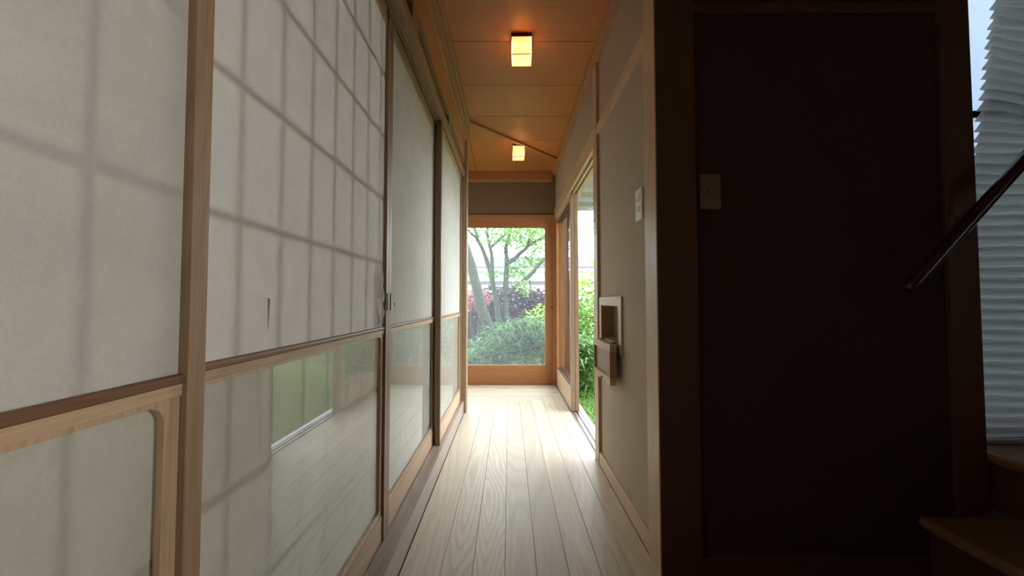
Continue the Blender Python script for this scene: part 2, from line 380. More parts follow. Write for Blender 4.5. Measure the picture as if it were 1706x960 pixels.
# ------------------------------------------------------------------ shoji screens
def lattice_rows(z0, z1): return [z for z in (1.03, 1.25, 1.467, 1.685, .60, .40) if z0 < z < z1]
def screen(Xf, Y0, Y1, label, vbars, tear=False, wrinkle=False, patch=False, pull=None, gap=-.0025):
    o = empty('shoji_screen', (Xf - .014, (Y0 + Y1) / 2, .097), label, 'sliding screen', 'paper screens along the left of the corridor')
    th = .028; sw = .027; zb = .097; zt = 1.938
    for a, side in ((Y0, 0), (Y1 - sw, 1)):
        m = bx(Xf - th, Xf, a, a + sw, zb, zt)
        st = m.build('stile', W_stile['Z'], o, bevel=.0012)
        if pull is not None and side == pull:
            ym = a + sw * (.38 if side else .72)
            q = MB(); q.box(Xf - .002, Xf + .0006, ym - .0045, ym + .0045, .868, .928)
            q.build('finger_pull', M_black, st, label='finger pull, recess shade drawn as a black strip')  # proud black strip stands in for the shade of the recess
    a, b_ = Y0 + sw, Y1 - sw
    bx(Xf - th, Xf - .006, a, b_, 1.873, zt).build('top_rail', W_pale['Y'], o, bevel=.001)
    bx(Xf - th, Xf - .006, a, b_, zb, .182).build('bottom_rail', W_pale['Y'], o, bevel=.001)
    # mid rail: a dark half-round bead over a paler face, then the glass frame with rounded corners
    mr = bx(Xf - th, Xf - .006, a, b_, .787, .803).build('middle_rail', W_pale['Y'], o, bevel=.001)
    MB().tube([(Xf - .009, a, .807), (Xf - .009, b_, .807)], .0065, 10).build('rail_bead', W_bead['Y'], mr)
    fr = frame_with_rounded_hole(Xf - .018, Xf - .0085, a, b_, .182, .789, a + .02, b_ - .02, .196, .781, .022)
    fr.build('glass_frame', W_pale['Z'], o, bevel=.0012)
    bx(Xf - .0175, Xf - .0145, a + .004, b_ - .004, .184, .786).build('lower_glass', M_lowglass, o)
    bx(Xf - .0225, Xf - .0222, a, b_, .182, .79).build('lower_paper', M_paper, o)
    # upper paper
    xp = Xf - .012
    outer = [(a, .813), (b_, .813), (b_, 1.873), (a, 1.873)]
    if tear:
        yt = .687
        hole = [(yt - .007, .908), (yt + .010, .904), (yt + .006, .845), (yt + .002, .878)]
        loops = [[Vector((p[0], p[1], 0)) for p in outer], [Vector((p[0], p[1], 0)) for p in hole]]
        tris = tessellate_polygon(loops); flat = outer + hole
        pm = MB(); pm.v = [(xp, p[0], p[1]) for p in flat]; pm.f = [tuple(t_) for t_ in tris]
        pm.build('paper', M_paper, o)
        fm = MB(); fm.v = [(xp + .0004, yt - .0075, .909), (xp + .0004, yt + .002, .876), (xp + .0004, yt + .006, .844), (xp + .004, yt - .0045, .905), (xp + .003, yt - .0005, .872)]
        fm.f = [(0, 3, 4, 1), (1, 4, 2)]
        fm.build('torn_flap', M_patch, o, label='small curled flap beside the tear')
    else:
        bx(xp - .0003, xp, a, b_, .813, 1.873).build('paper', M_paper, o)
    if wrinkle:
        wm = MB(); ny, nz = 26, 70; y0, y1, z0, z1 = b_ - .085, b_ - .0005, .815, 1.01
        for i in range(nz + 1):
            for j in range(ny + 1):
                u = j / ny; v = i / nz; y = y0 + (y1 - y0) * u; z = z0 + (z1 - z0) * v
                e = min(1, u * 3) * min(1, (1 - v) * 6) * min(1, v * 12 + .0)
                rid = abs(noise.noise(Vector((y * 42 + 3, z * 17 + 1, .3)))) * .011 + abs(noise.noise(Vector((y * 95, z * 40, 5.3)))) * .005
                wm.v.append((xp + .0004 + e * (rid), y, z))
        for i in range(nz):
            for j in range(ny):
                p = i * (ny + 1) + j; wm.f.append((p, p + 1, p + ny + 2, p + ny + 1))
        wm.build('wrinkled_paper', M_paper, o, smooth=True, label='puckered crumpled paper beside the far stile')
    if patch:
        y0 = a
        MB().prism([(xp + .0004, y0, .815), (xp + .0004, y0 + .045, .845), (xp + .0004, y0 + .072, .885), (xp + .0004, y0 + .05, .925), (xp + .0004, y0 + .02, .945), (xp + .0004, y0, .948)], (.0004, 0, 0)).build('paper_patch', M_patch, o, label='whiter repair patch at the near edge')
        hp = [(xp + .0006, y0 + .078 + .004 * math.cos(t_ * PI / 4), .888 + .008 * math.sin(t_ * PI / 4)) for t_ in range(8)]
        MB().prism(hp, (.0004, 0, 0)).build('hole_shade', M_black, o)  # black disc laid on the paper as the shade inside a hole
    # lattice behind the papers
    for yb in vbars:
        if yb < a + .01 or yb > b_ - .01: continue
        bx(Xf - .028 + gap, Xf - .0215 + gap, yb - .0055, yb + .0055, .813, 1.873).build('lattice_bar', W_pale['Z'], o)
        bx(Xf - .034, Xf - .0275, yb - .0055, yb + .0055, .182, .787).build('lattice_bar', W_pale['Z'], o)
    for z in lattice_rows(.82, 1.87): bx(Xf - .0275 + gap, Xf - .021 + gap, a, b_, z - .0065, z + .0065).build('lattice_bar', W_pale['Y'], o)
    for z in lattice_rows(.2, .78): bx(Xf - .0335, Xf - .027, a, b_, z - .0065, z + .0065).build('lattice_bar', W_pale['Y'], o)
    return o
XF1, XF2 = -.386, -.421
vb = lambda y0: [y0 + .110 * k for k in range(-12, 12)]
screen(XF1, -.41, .492, 'nearest paper screen at the left edge, with blank paper over a misty lower pane', vb(.360), gap=.005)
screen(XF2, .462, 1.344, 'widest-looking paper screen, with a small slit tear and puckered paper near its pull', vb(.614), tear=True, wrinkle=True, pull=1)
screen(XF2, 1.345, 2.215, 'paper screen with a whiter repair patch beside its pull, beyond the torn one', vb(1.45), patch=True, pull=0)
screen(XF1, 2.17, 3.115, 'farthest paper screen, narrow in view, next to the corner post', vb(2.29))

# the tatami room behind the screens
room = MB()
room.box(-3.1, -.49, -1.7, YP, .04, .098)
room.build('floor_tatami_room', M_tatami, **S)
bx(-3.1, -.475, -1.7, YP, 2.35, 2.40).build('ceiling_tatami_room', M_white, **S)
bx(-3.1, -.475, -1.76, -1.7, .098, 2.35).build('wall_tatami_room_near', M_white, **S)
bx(-3.1, -.475, YP - .02, YP + .014, .098, 2.35).build('wall_tatami_room_far', M_shadeplaster, **S)
r_ = MB(); r_.box(-3.16, -3.1, -1.7, YP, .098, .3); r_.box(-3.16, -3.1, -1.7, YP, 2.2, 2.35); r_.box(-3.16, -3.1, -1.7, -.85, .3, 2.2); r_.box(-3.16, -3.1, 2.75, YP, .3, 2.2)
r_.build('wall_tatami_room_window_side', M_white, **S)

w3 = empty('window_3', (-3.14, .95, .3), kind='structure')
bx(-3.135, -3.134, -.85, 2.75, .3, 2.2).build('paper', M_paper, w3)  # unseen paper pane added to cut the daylight entering the room
for y in (-.85, .02, .92, 1.82, 2.71): bx(-3.15, -3.11, y, y + .04, .3, 2.2).build('window_frame', W_pale['Z'], w3)

# ------------------------------------------------------------------ right wall
XR = .495; YD = 1.285
wr_ = MB(); xw = .512
HY0, HY1, HZ0, HZ1 = 1.775, 2.10, .702, .880
wr_.box(xw, .60, YD + .02, HY0, 0, ZC); wr_.box(xw, .60, HY1, 2.2, 0, ZC); wr_.box(xw, .60, HY0, HY1, 0, HZ0); wr_.box(xw, .60, HY0, HY1, HZ1, ZC)
wr_.box(.507, .60, 2.2, YF, 1.905, ZC)
wall_right = wr_.build('wall_right', M_plaster, **S)
bx(XR, .632, YD, YD + .108, 0, ZC).build('trim_8', W_pale['Z'], bevel=.002, **S)       # near corner post
bx(XR, .60, 2.15, 2.24, 0, ZC).build('trim_9', W_pale['Z'], bevel=.002, **S)           # door post
bx(XR + .002, .53, YD + .108, 2.15, 1.850, 1.903).build('trim_10', W_pale['Y'], bevel=.002, **S)   # rail on the wall
bx(XR + .003, .53, YD + .108, 2.15, 0, .070).build('baseboard_right', W_pale['Y'], bevel=.003, **S)
bx(.465, .52, YD - 3.0, YF, 2.265, ZC).build('trim_11', W_orange['Y'], bevel=.003, **S)
# lintel over the garden opening with its grooves
s = MB(); z0, z1 = 1.80, 1.910
for xa, xb, zz in ((XR, .511, z0), (.511, .531, z0 + .02), (.531, .546, z0), (.546, .566, z0 + .02), (.566, .605, z0)):
    s.box(xa, xb, 2.24, YF, zz, z1)
s.build('trim_12', W_pale['Y'], **S)
# threshold with two metal rails
th = bx(.4975, .605, 2.24, YF, -.06, -.004).build('trim_13', W_sill['Y'], **S)
for x in (.524, .558):
    bx(x - .0035, x + .0035, 2.24, YF, -.004, .004).build('metal_rail', M_metal, th)
bx(.585, .620, 2.24, YF, -.02, -.001).build('metal_edge', M_metal, th)

# far wall
wf = MB()
wf.box(-3.0, .52, YF, YF + .10, 1.842, ZC)
wall_far = wf.build('wall_far', M_plaster_up, **S)
bx(-3.0, XR, YF - .022, YF + .04, 1.808, 1.842).build('trim_14', W_red['X'], bevel=.002, **S)
t = MB(); t.box(-3.0, .466, YF - .10, YF, 2.205, ZC); t.build('trim_15', W_red['X'], bevel=.003, **S)
bx(.478, .60, YF - .01, YF + .10, 0, 1.842).build('trim_16', W_red['Z'], bevel=.002, **S)     # corner jamb
bx(-3.0, .60, YF, YF + .10, -.06, .002).build('trim_17', W_red['X'], **S)

def glass_door_x(name, x0, x1, y, zt, hx1, label=None):
    """a far glazed door lying in the XZ plane"""
    d = empty(name, ((x0 + x1) / 2, y + .017, .002), kind='structure')
    fr = frame_with_rounded_hole(y, y + .034, x0, x1, .002, zt, x0 + .085, hx1, .206, 1.708, .018, axis='Y')
    fr.build('door_frame', W_red['X'], d, bevel=.002)
    bx(x0 + .07, hx1 + .012, y + .015, y + .019, .196, 1.716).build('pane', M_dirty, d)
    return d
d = glass_door_x('door_1', -.62, .478, YF + .012, 1.808, .392)
k = MB().tube([(.466, YF + .012, .83), (.466, YF - .004, .83)], .011, 12).build('door_pull', M_bronze, d)
# slim seam strips that outline the leaf's stile and bottom rail
bx(.400, .478, YF + .009, YF + .0125, .002, 1.808).build('stile', W_red['Z'], d, bevel=.001)
glass_door_x('door_2', -1.50, -.60, YF + .05, 1.808, -.685)
glass_door_x('door_3', -2.32, -1.49, YF + .012, 1.808, -1.575)
bx(-3.0, -2.32, YF, YF + .1, 0, 1.842).build('wall_far_end', M_plaster_up, **S)
# end of the side passage: open on the garden side with a solid surround
r_ = MB(); r_.box(-3.06, -3.0, YP, YF + .1, 1.84, ZC); r_.box(-3.06, -3.0, YP, YF + .1, 0, .3); r_.build('wall_passage_end', M_plaster_up, **S)

# sliding glass doors parked at the far end of the garden opening
def glass_door_y(name, x0, x1, y0, y1):
    d = empty(name, ((x0 + x1) / 2, (y0 + y1) / 2, .004), kind='structure')
    sw = .045
    for a in (y0, y1 - sw): bx(x0, x1, a, a + sw, .004, 1.815).build('stile', W_post['Z'] if a == y0 else W_red['Z'], d, bevel=.0015)
    bx(x0 + .002, x1 - .002, y0 + sw, y1 - sw, .004, .190).build('bottom_rail', W_pale['Y'], d, bevel=.0015)
    bx(x0 + .002, x1 - .002, y0 + sw, y1 - sw, 1.752, 1.815).build('top_rail', W_pale['Y'], d, bevel=.0015)
    xm = (x0 + x1) / 2
    bx(xm - .002, xm + .002, y0 + sw - .005, y1 - sw + .005, .183, 1.758).build('pane', M_glass, d)
    for za, zb in ((.190, .200), (1.742, 1.752)): bx(x0 + .004, x1 - .004, y0 + sw, y1 - sw, za, zb).build('glazing_bead', M_bronze, d)
    return d
d4 = glass_door_y('door_4', .5085, .5395, 3.165, 4.155)
MB().tube([(.5085, 4.08, .86), (.503, 4.08, .86)], .010, 12).build('door_pull', M_bronze, d4)
glass_door_y('door_5', .543, .574, 3.17, 4.155)

# ------------------------------------------------------------------ wall hatch with its dropped flap
h = empty('wall_hatch', (xw, (HY0 + HY1) / 2, HZ0), 'small open wooden wall hatch on the right wall with its flap hanging down', 'wall hatch')
fx = .502; bw = .042
bx(fx, xw + .004, HY0 - .05, HY1 + .042, HZ1, HZ1 + bw).build('frame_top', W_pale['Y'], h, bevel=.0012)
bx(fx, xw + .004, HY0 - .05, HY0, HZ0 - .045, HZ1).build('frame_side', W_pale['Z'], h, bevel=.0012)
bx(fx, xw + .004, HY1, HY1 + .042, HZ0 - .045, HZ1).build('frame_side', W_pale['Z'], h, bevel=.0012)
bx(fx, xw + .004, HY0, HY1, HZ0 - .045, HZ0).build('frame_bottom', W_pale['Y'], h, bevel=.0012)
q = MB(); d_ = .572
q.box(fx + .004, d_, HY0, HY0 + .004, HZ0, HZ1); q.box(fx + .004, d_, HY1 - .004, HY1, HZ0, HZ1); q.box(fx + .004, d_, HY0, HY1, HZ0, HZ0 + .004); q.box(fx + .004, d_, HY0, HY1, HZ1 - .004, HZ1); q.box(d_, d_ + .004, HY0 - .004, HY1 + .004, HZ0 - .004, HZ1 + .004)
q.build('niche_box', W_frame['Y'], h)
bx(.515, .535, 1.80, 1.83, HZ1 - .008, HZ1).build('magnet_catch', M_metal, h)
fl_ = bx(.472, .486, 1.765, 2.085, .530, .694).build('flap', M_plaster, h)
x0, x1 = .457, .488
bx(x0, x1, 1.752, 2.090, .668, .702).build('flap_top_rail', W_pale['Y'], fl_, bevel=.001)
bx(x0, x1, 1.752, 2.090, .518, .550).build('flap_bottom_rail', W_pale['Y'], fl_, bevel=.001)
bx(x0, x1, 1.752, 1.768, .550, .668).build('flap_stile', W_frame['Z'], fl_, bevel=.001)
bx(x0, x1, 2.074, 2.090, .550, .668).build('flap_stile', W_frame['Z'], fl_, bevel=.001)
for y in (1.80, 2.03): bx(.480, .515, y, y + .035, .701, .705).build('hinge', M_bronze, h)
bx(x0 - .004, x0, 1.90, 1.915, .522, .532).build('latch', M_bronze, fl_)

# ------------------------------------------------------------------ switches
def switch_x():
    o = empty('wall_switch', (xw, 1.485, 1.215), 'white double switch plate half hidden behind the pale corner post', 'light switch')
    bx(xw - .009, xw, 1.450, 1.520, 1.215, 1.337).build('plate', M_plastic_w, o, bevel=.003)
    for z, n_ in ((1.243, 3), (1.288, 2)):
        bx(xw - .013, xw - .008, 1.468, 1.502, z, z + .024).build('rocker', M_plastic_w, o, bevel=.0015)
        for q in range(n_): bx(xw - .0134, xw - .0128, 1.473, 1.497, z + .004 + q * .006, z + .0055 + q * .006).build('rocker_mark', M_grey, o)
switch_x()
def switch_y(x, z):
    o = empty('wall_switch', (x, YD + .014, z - .06), 'cream single switch plate on the dim hall wall, both coloured as in shade', 'light switch')
    bx(x - .035, x + .035, YD + .006, YD + .016, z - .060, z + .060).build('plate', M_plastic_dim, o, bevel=.003)
    bx(x - .012, x + .012, YD + .001, YD + .007, z - .010, z + .010).build('rocker', M_plastic_dim, o, bevel=.0015)
    bx(x - .004, x + .004, YD - .0004, YD + .0012, z - .003, z + .001).build('rocker_mark', M_grey, o)
switch_y(.685, 1.272)

# ------------------------------------------------------------------ dark wall facing the camera
bx(.60, 1.50, YD + .014, YD + .10, 0, ZC).build('wall_dark', M_shadeplaster, **S)
bx(1.476, 1.578, YD, YD + .10, 0, ZC).build('trim_18', W_dark['Z'], bevel=.002, **S)
bx(.632, 1.476, YD + .003, YD + .03, 1.892, 1.928).build('trim_19', W_dark['X'], bevel=.002, **S)
bx(.632, 1.476, YD + .003, YD + .03, 0, .057).build('baseboard_dark_wall', W_dark['X'], bevel=.002, **S)
# near post's camera side, its shade added as a dark board; rest of hall
bx(XR + .004, .632, YD - .0015, YD + .004, 0, ZC).build('post_shade_board', W_dark['Z'], **S)
q = MB(); q.box(3.2, 3.26, -1.7, 1.45, 0, .5); q.box(3.2, 3.26, -1.7, 1.45, 2.0, 2.36); q.box(3.2, 3.26, -.45, 1.45, .5, 2.0); q.box(3.2, 3.26, -1.7, -1.5, .5, 2.0)
w2 = empty('window_2', (3.23, -.75, .5), kind='structure')  # unseen window added to house the hall fill light
for a_, b_ in ((-1.5, -1.46), (-1.0, -.96), (-.49, -.45)): bx(3.205, 3.25, a_, b_, .5, 2.0).build('window_frame', W_dark['Z'], w2)
bx(3.225, 3.229, -1.46, -.49, .5, 2.0).build('pane', M_patch, w2)
q.build('wall_hall_right', M_shadeplaster, **S)
bx(-.475, 3.26, -1.76, -1.7, 0, 2.36).build('wall_hall_back', M_shadeplaster, **S)

# ------------------------------------------------------------------ stair window
YW = 1.385
wd = empty('window_1', (2.2, YW + .03, .40), kind='structure')
m, n, l, b = mat_base('frosted_glass'); 
b.inputs['Base Color'].default_value = (.72, .82, .95, 1); b.inputs['Roughness'].default_value = .35
n.remove(b); out = n['Material Output']
tr = n.new('ShaderNodeBsdfTranslucent'); tr.inputs[0].default_value = (.42, .46, .52, 1); tp = n.new('ShaderNodeBsdfTransparent'); tp.inputs[0].default_value = (.45, .52, .62, 1)
gl = n.new('ShaderNodeBsdfGlossy'); gl.inputs['Roughness'].default_value = .25
wv = n.new('ShaderNodeTexNoise'); mp = n.new('ShaderNodeMapping'); mp.inputs['Scale'].default_value = (8, 8, 160); tc = n.new('ShaderNodeTexCoord')
l.new(tc.outputs['Object'], mp.inputs[0]); l.new(mp.outputs[0], wv.inputs['Vector'])
bp = n.new('ShaderNodeBump'); bp.inputs['Strength'].default_value = .6; l.new(wv.outputs[0], bp.inputs['Height']); l.new(bp.outputs[0], gl.inputs['Normal']); l.new(bp.outputs[0], tr.inputs['Normal'])
x1_ = n.new('ShaderNodeMixShader'); x1_.inputs[0].default_value = .93; l.new(tp.outputs[0], x1_.inputs[1]); l.new(tr.outputs[0], x1_.inputs[2])
x2_ = n.new('ShaderNodeMixShader'); x2_.inputs[0].default_value = .08; l.new(x1_.outputs[0], x2_.inputs[1]); l.new(gl.outputs[0], x2_.inputs[2]); l.new(x2_.outputs[0], out.inputs[0])
M_frost = m
bx(1.56, 3.2, YW + .03, YW + .034, .42, 2.24).build('pane', M_frost, wd)
M_bluebar = noise_mat('blue_grey_metal', (.20, .25, .33), (.24, .29, .38), 40, rough=.4, bump=.02)
for z, hz in ((1.60, .013), (1.39, .004)): bx(1.56, 3.2, YW + .030, YW + .038, z - hz, z + hz).build('glazing_bar', M_bluebar, wd)
bx(1.578, 3.2, YW + .01, YW + .05, 2.22, ZC).build('window_head', W_dark['X'], wd)
bx(1.578, 3.2, YW + .0, YW + .06, .36, .425).build('window_sill', W_dark['X'], wd)
bx(1.50, 3.2, YW + .02, YW + .06, -.1, .38).build('wall_under_window', M_shadeplaster, **S)

# crinkled translucent sheet hung over the window
m, n, l, b = mat_base('crinkled_film'); n.remove(b); out = n['Material Output']
d1 = n.new('ShaderNodeBsdfDiffuse'); d1.inputs[0].default_value = (.42, .39, .33, 1)
tr = n.new('ShaderNodeBsdfTranslucent'); tr.inputs[0].default_value = (.50, .475, .39, 1)
gl = n.new('ShaderNodeBsdfGlossy'); gl.inputs['Roughness'].default_value = .28
tc = n.new('ShaderNodeTexCoord'); mp = n.new('ShaderNodeMapping'); mp.inputs['Scale'].default_value = (12, 12, 60)
nz = n.new('ShaderNodeTexNoise'); nz.inputs['Scale'].default_value = 1.6; nz.inputs['Detail'].default_value = 5; l.new(tc.outputs['Object'], mp.inputs[0]); l.new(mp.outputs[0], nz.inputs['Vector'])
bp = n.new('ShaderNodeBump'); bp.inputs['Strength'].default_value = .7; bp.inputs['Distance'].default_value = .01; l.new(nz.outputs[0], bp.inputs['Height'])
for q_ in (d1, tr, gl): l.new(bp.outputs[0], q_.inputs['Normal'])
xa_ = n.new('ShaderNodeMixShader'); xa_.inputs[0].default_value = .5; l.new(d1.outputs[0], xa_.inputs[1]); l.new(tr.outputs[0], xa_.inputs[2])
xb_ = n.new('ShaderNodeMixShader'); xb_.inputs[0].default_value = .12; l.new(xa_.outputs[0], xb_.inputs[1]); l.new(gl.outputs[0], xb_.inputs[2]); l.new(xb_.outputs[0], out.inputs[0])
M_film = m
sh = MB(); nx, nz_ = 130, 620; zA, zB = .405, 2.21
for i in range(nz_ + 1):
    z = zA + (zB - zA) * i / nz_
    up = max(0, (z - 1.25)) / .7
    xl = 1.655 + max(0, (z - 1.28)) * .175
    for j in range(nx + 1):
        u = j / nx; x = xl + (2.75 - xl) * u
        skew = z + .16 * up * (x - xl) * 1.2 + .012 * noise.noise(Vector((x * 5, z * 3, 0)))
        ph = skew / .038
        f = ph - math.floor(ph)
        pl = (f / .72) ** .8 if f < .72 else (1 - f) / .28
        wav = noise.noise(Vector((x * 9, z * 26, 1.7))) * (.006 + .006 * min(1, up))
        yy = YW - .002 - .034 * pl + wav * .6 + .003
        xx = x - (.012 * pl if j == 0 else 0)
        sh.v.append((xx, min(yy, YW + .008), z))
for i in range(nz_):
    for j in range(nx):
        p = i * (nx + 1) + j; sh.f.append((p, p + 1, p + nx + 2, p + nx + 1))
o = sh.build('crinkled_sheet', M_film, smooth=True)
o['label'] = 'grey crinkled translucent sheet hanging in pleats over the stair window'; o['category'] = 'blind'

# ------------------------------------------------------------------ stairs and handrail
st = empty('staircase', (1.75, .9, 0), 'dark wooden staircase rising to the right beside the draped window', 'staircase')
def tread(pts, z, th=.035):
    # rounded nosing on the first edge
    MB().prism([(x, y, z - th) for x, y in pts], (0, 0, th)).build('tread', W_stair['Y'], st, bevel=.012)
yb = YD; yn = .20
tread([(1.335, YD - .002), (1.29, yn), (1.66, yn), (1.64, YD - .002)], .200)
tread([(1.60, YW - .012), (1.585, YD - .004), (1.60, yn), (2.10, yn), (1.88, YW - .012)], .400)
tread([(1.79, YW - .045), (2.02, yn), (2.42, yn), (2.2, YW - .045)], .600)
tread([(2.13, YW - .045), (2.36, yn), (2.85, yn), (2.62, YW - .045)], .800)
def riser(a, b_, z0, z1):
    (xa, ya), (xb, yb_) = a, b_
    MB().prism([(xa, ya, z0), (xb, yb_, z0), (xb + .02, yb_, z0), (xa + .02, ya, z0)], (0, 0, z1 - z0)).build('riser', W_dark['Y'], st)
riser((1.372, YD - .003), (1.33, yn), 0, .166)
riser((1.63, YW - .012), (1.64, yn), .199, .366)
riser((1.83, YW - .045), (2.06, yn), .399, .566)
riser((2.17, YW - .045), (2.40, yn), .599, .766)

hr = empty('handrail', (1.7, 1.20, .9), 'dark varnished round handrail climbing rightwards past the draped window', 'handrail')
p0 = Vector((1.250, 1.205, .935)); p1 = Vector((1.640, 1.205, 1.353)); dr = (p1 - p0)
pts = [p0, p0 + dr * .03, p0 + dr * .5, p1, p0 + dr * 1.9]
MB().tube(pts, [.013, .018, .0185, .0185, .0185], 20).build('rail', M_rail, hr, smooth=True)
for tt in (.70,):
    p = p0 + dr * tt
    MB().tube([p + Vector((0, 0, -.012)), p + Vector((.0, .03, -.05)), (p.x, YD, p.z - .055)], [.007, .007, .009], 10).build('bracket', M_bronze, hr)
    c_ = Vector((p.x, YD - .004, p.z - .055))
    MB().tube([c_ + Vector((0, .004, 0)), c_], .022, 16).build('bracket_plate', M_bronze, hr)

# ------------------------------------------------------------------ ceiling lamps
def lamp(x, y, rz, label):
    o = empty('ceiling_lamp', (x, y, ZC), label, 'ceiling lamp', 'square paper lamps on the corridor ceiling')
    wd_ = .105; hb = .018; hh = .095; r = wd_ / 2; R = Matrix.Rotation(rz, 3, 'Z')
    def part(name, boxes, mat, parent=o, **k):
        m_ = MB()
        for bb in boxes: m_.box(*bb)
        m_.v = [tuple(R @ Vector(v) + Vector((x, y, ZC))) for v in m_.v]
        return m_.build(name, mat, parent, **k)
    part('base', [(-r - .0005, r + .0005, -r - .0005, r + .0005, -hb, 0)], W_dark['X'])
    e = .0016; zt_, zb_ = -hb, -hb - hh
    for (a, b2, c, d2) in ((-r + .002, r - .002, -r + .001, -r + .0016), (-r + .002, r - .002, r - .0016, r - .001), (-r + .001, -r + .0016, -r + .002, r - .002), (r - .0016, r - .001, -r + .002, r - .002)):
        part('paper_side', [(a, b2, c, d2, zb_ + .001, zt_)], M_lamppaper)
    part('paper_bottom', [(-r + .002, r - .002, -r + .002, r - .002, zb_, zb_ + .0006)], M_lamppaper)
    bars = []
    for sx in (-1, 1):
        for sy in (-1, 1): bars.append((sx * r - e, sx * r + e, sy * r - e, sy * r + e, zb_ - e, zt_))
    for sgn in (-1, 1):
        for z in (zb_, zt_):
            bars.append((-r, r, sgn * r - e, sgn * r + e, z - e, z + e)); bars.append((sgn * r - e, sgn * r + e, -r, r, z - e, z + e))
    part('frame', bars, W_frame['X'])
    # bulb
    m_ = bmesh.new(); bmesh.ops.create_uvsphere(m_, u_segments=16, v_segments=10, radius=.017)
    mbb = MB(); mbb.v = [tuple(v.co + Vector((x, y, ZC - hb - .055))) for v in m_.verts]; mbb.f = [tuple(v.index for v in f.verts) for f in m_.faces]; m_.free()
    mbb.build('bulb', M_bulb, o, smooth=True)
    MB().tube([(x, y, ZC - hb), (x, y, ZC - hb - .04)], .010, 12).build('bulb_socket', M_plastic_w, o)
    return o
M_bulb, n_, l_, b_l = mat_base('bulb_glow')
b_l.inputs['Emission Color'].default_value = (1.0, .53, .25, 1); b_l.inputs['Emission Strength'].default_value = 6800
lamp(.0665, 2.01, math.radians(-1.5), 'glowing square paper ceiling lamp nearest the camera')
lamp(.085, 3.42, 0, 'glowing square paper ceiling lamp farther off, beside the diagonal batten')

# ------------------------------------------------------------------ outside: ground, eave, garden, neighbours
GZ = -.35
def garden_ground():
    mb = MB(); 
    mb.v = [(-30, 4.4, GZ), (60, 4.4, GZ), (60, 70, GZ), (-30, 70, GZ), (.64, 1.5, GZ), (60, 1.5, GZ), (.64, 4.4, GZ)]
    mb.f = [(0, 1, 2, 3), (4, 5, 1, 6)]
    mb.v += [(-30, -8, GZ), (-3.2, -8, GZ), (-3.2, 4.4, GZ)]
    mb.f += [(7, 8, 9, 0)]
    mb.build('ground', M_soil, origin=(0, 0, GZ), **S)
garden_ground()
# foundation under the far wall and the eaves outside
f_ = MB(); f_.box(-3.0, .60, YF + .01, YF + .09, GZ, -.06); f_.box(.53, .60, 1.4, YF, GZ, -.06); f_.build('foundation', M_concrete, **S)
e_ = MB(); e_.box(.61, 1.15, 1.45, 5.1, 2.14, 2.20); e_.build('eave_side', M_eave, **S)
e_ = MB(); e_.box(-3.4, .60, YF + .11, 5.1, 2.34, 2.40); e_.build('eave_far', M_eave, **S)
for k in range(9):
    bx(.61, 1.12, 1.6 + .42 * k, 1.64 + .42 * k, 2.085, 2.14).build('rafter', M_eave, bpy.data.objects['eave_side'])

sc_ = empty('shutter_case', (.68, 4.6, GZ), 'dark timber shutter case outside, behind the parked glass doors', 'shutter case')
for k in range(7): bx(.655, .675, 4.31 + .1 * k, 4.408 + .1 * k, -.05, 1.95).build('panel_board', W_dark['Z'], sc_, bevel=.002)
bx(.645, .70, 4.30, 5.02, 1.95, 1.99).build('cap', W_dark['Y'], sc_)
for y in (4.30, 4.99): bx(.665, .70, y, y + .03, GZ, 1.95).build('post', W_dark['Z'], sc_)
def leafcloud(n, centre, rad, size, aspect=.5, zmin=None, shell=0.0, droop=0.0, fn=None):
    mb = MB()
    for _ in range(n):
        while True:
            p = Vector((random.uniform(-1, 1), random.uniform(-1, 1), random.uniform(-1, 1)))
            if shell < p.length < 1: break
        q = Vector((centre[0] + p.x * rad[0], centre[1] + p.y * rad[1], centre[2] + p.z * rad[2]))
        if zmin is not None and q.z < zmin: q.z = zmin + random.random() * .2
        leaf(mb, q, size * random.uniform(.6, 1.2), aspect, droop)
    return mb
def leaf(mb, q, s_, aspect, droop=0.0, d=None):
    if d is None:
        a = random.uniform(0, 2 * PI); d = Vector((math.cos(a), math.sin(a), random.uniform(-.8, .5) - droop)).normalized()
    sd = d.cross(Vector((random.uniform(-.6, .6), random.uniform(-.6, .6), 1))).normalized() * s_ * aspect * .5
    nrm = sd.cross(d).normalized() * s_ * .08
    b = len(mb.v)
    mb.v += [tuple(q), tuple(q + d * s_ * .45 + sd - nrm), tuple(q + d * s_), tuple(q + d * s_ * .45 - sd - nrm)]
    mb.f.append((b, b + 1, b + 2, b + 3))

# --- the multi-stemmed tree beyond the far glass
TY = 7.2
def at(px, py, Y):
    p = math.radians(1.97); u = (px - 848) / 640; v = (480 - py) / 640
    k_ = Y / (math.cos(p) - v * math.sin(p)); return Vector((u * k_, Y, .9 + k_ * (v * math.cos(p) + math.sin(p))))
def branch(pix, r0, r1, dy=0.0):
    n_ = len(pix); pts = [at(x, y, TY + dy * i / max(1, n_ - 1)) for i, (x, y) in enumerate(pix)]
    sm = []
    for i in range(len(pts) - 1):
        for t_ in (0, .33, .66): sm.append(pts[i].lerp(pts[i + 1], t_) + Vector((random.uniform(-1, 1), random.uniform(-1, 1), 0)) * .012)
    sm.append(pts[-1])
    return sm, [r0 + (r1 - r0) * i / (len(sm) - 1) for i in range(len(sm))]
tree = empty('garden_tree', (at(838, 600, TY).x, TY, GZ), 'multi-stemmed leafy tree with slender grey trunks seen through the far glass door', 'tree')
stems = [([(836, 640), (835, 560), (826, 490), (813, 441), (797, 400), (788, 370), (780, 330)], .062, .022, .3),
         ([(836, 560), (822, 480), (819, 430), (814, 400), (810, 365), (806, 320)], .045, .018, -.3),
         ([(845, 645), (843, 560), (843, 482), (845, 441), (843, 409), (852, 380), (858, 330)], .066, .022, .2)]
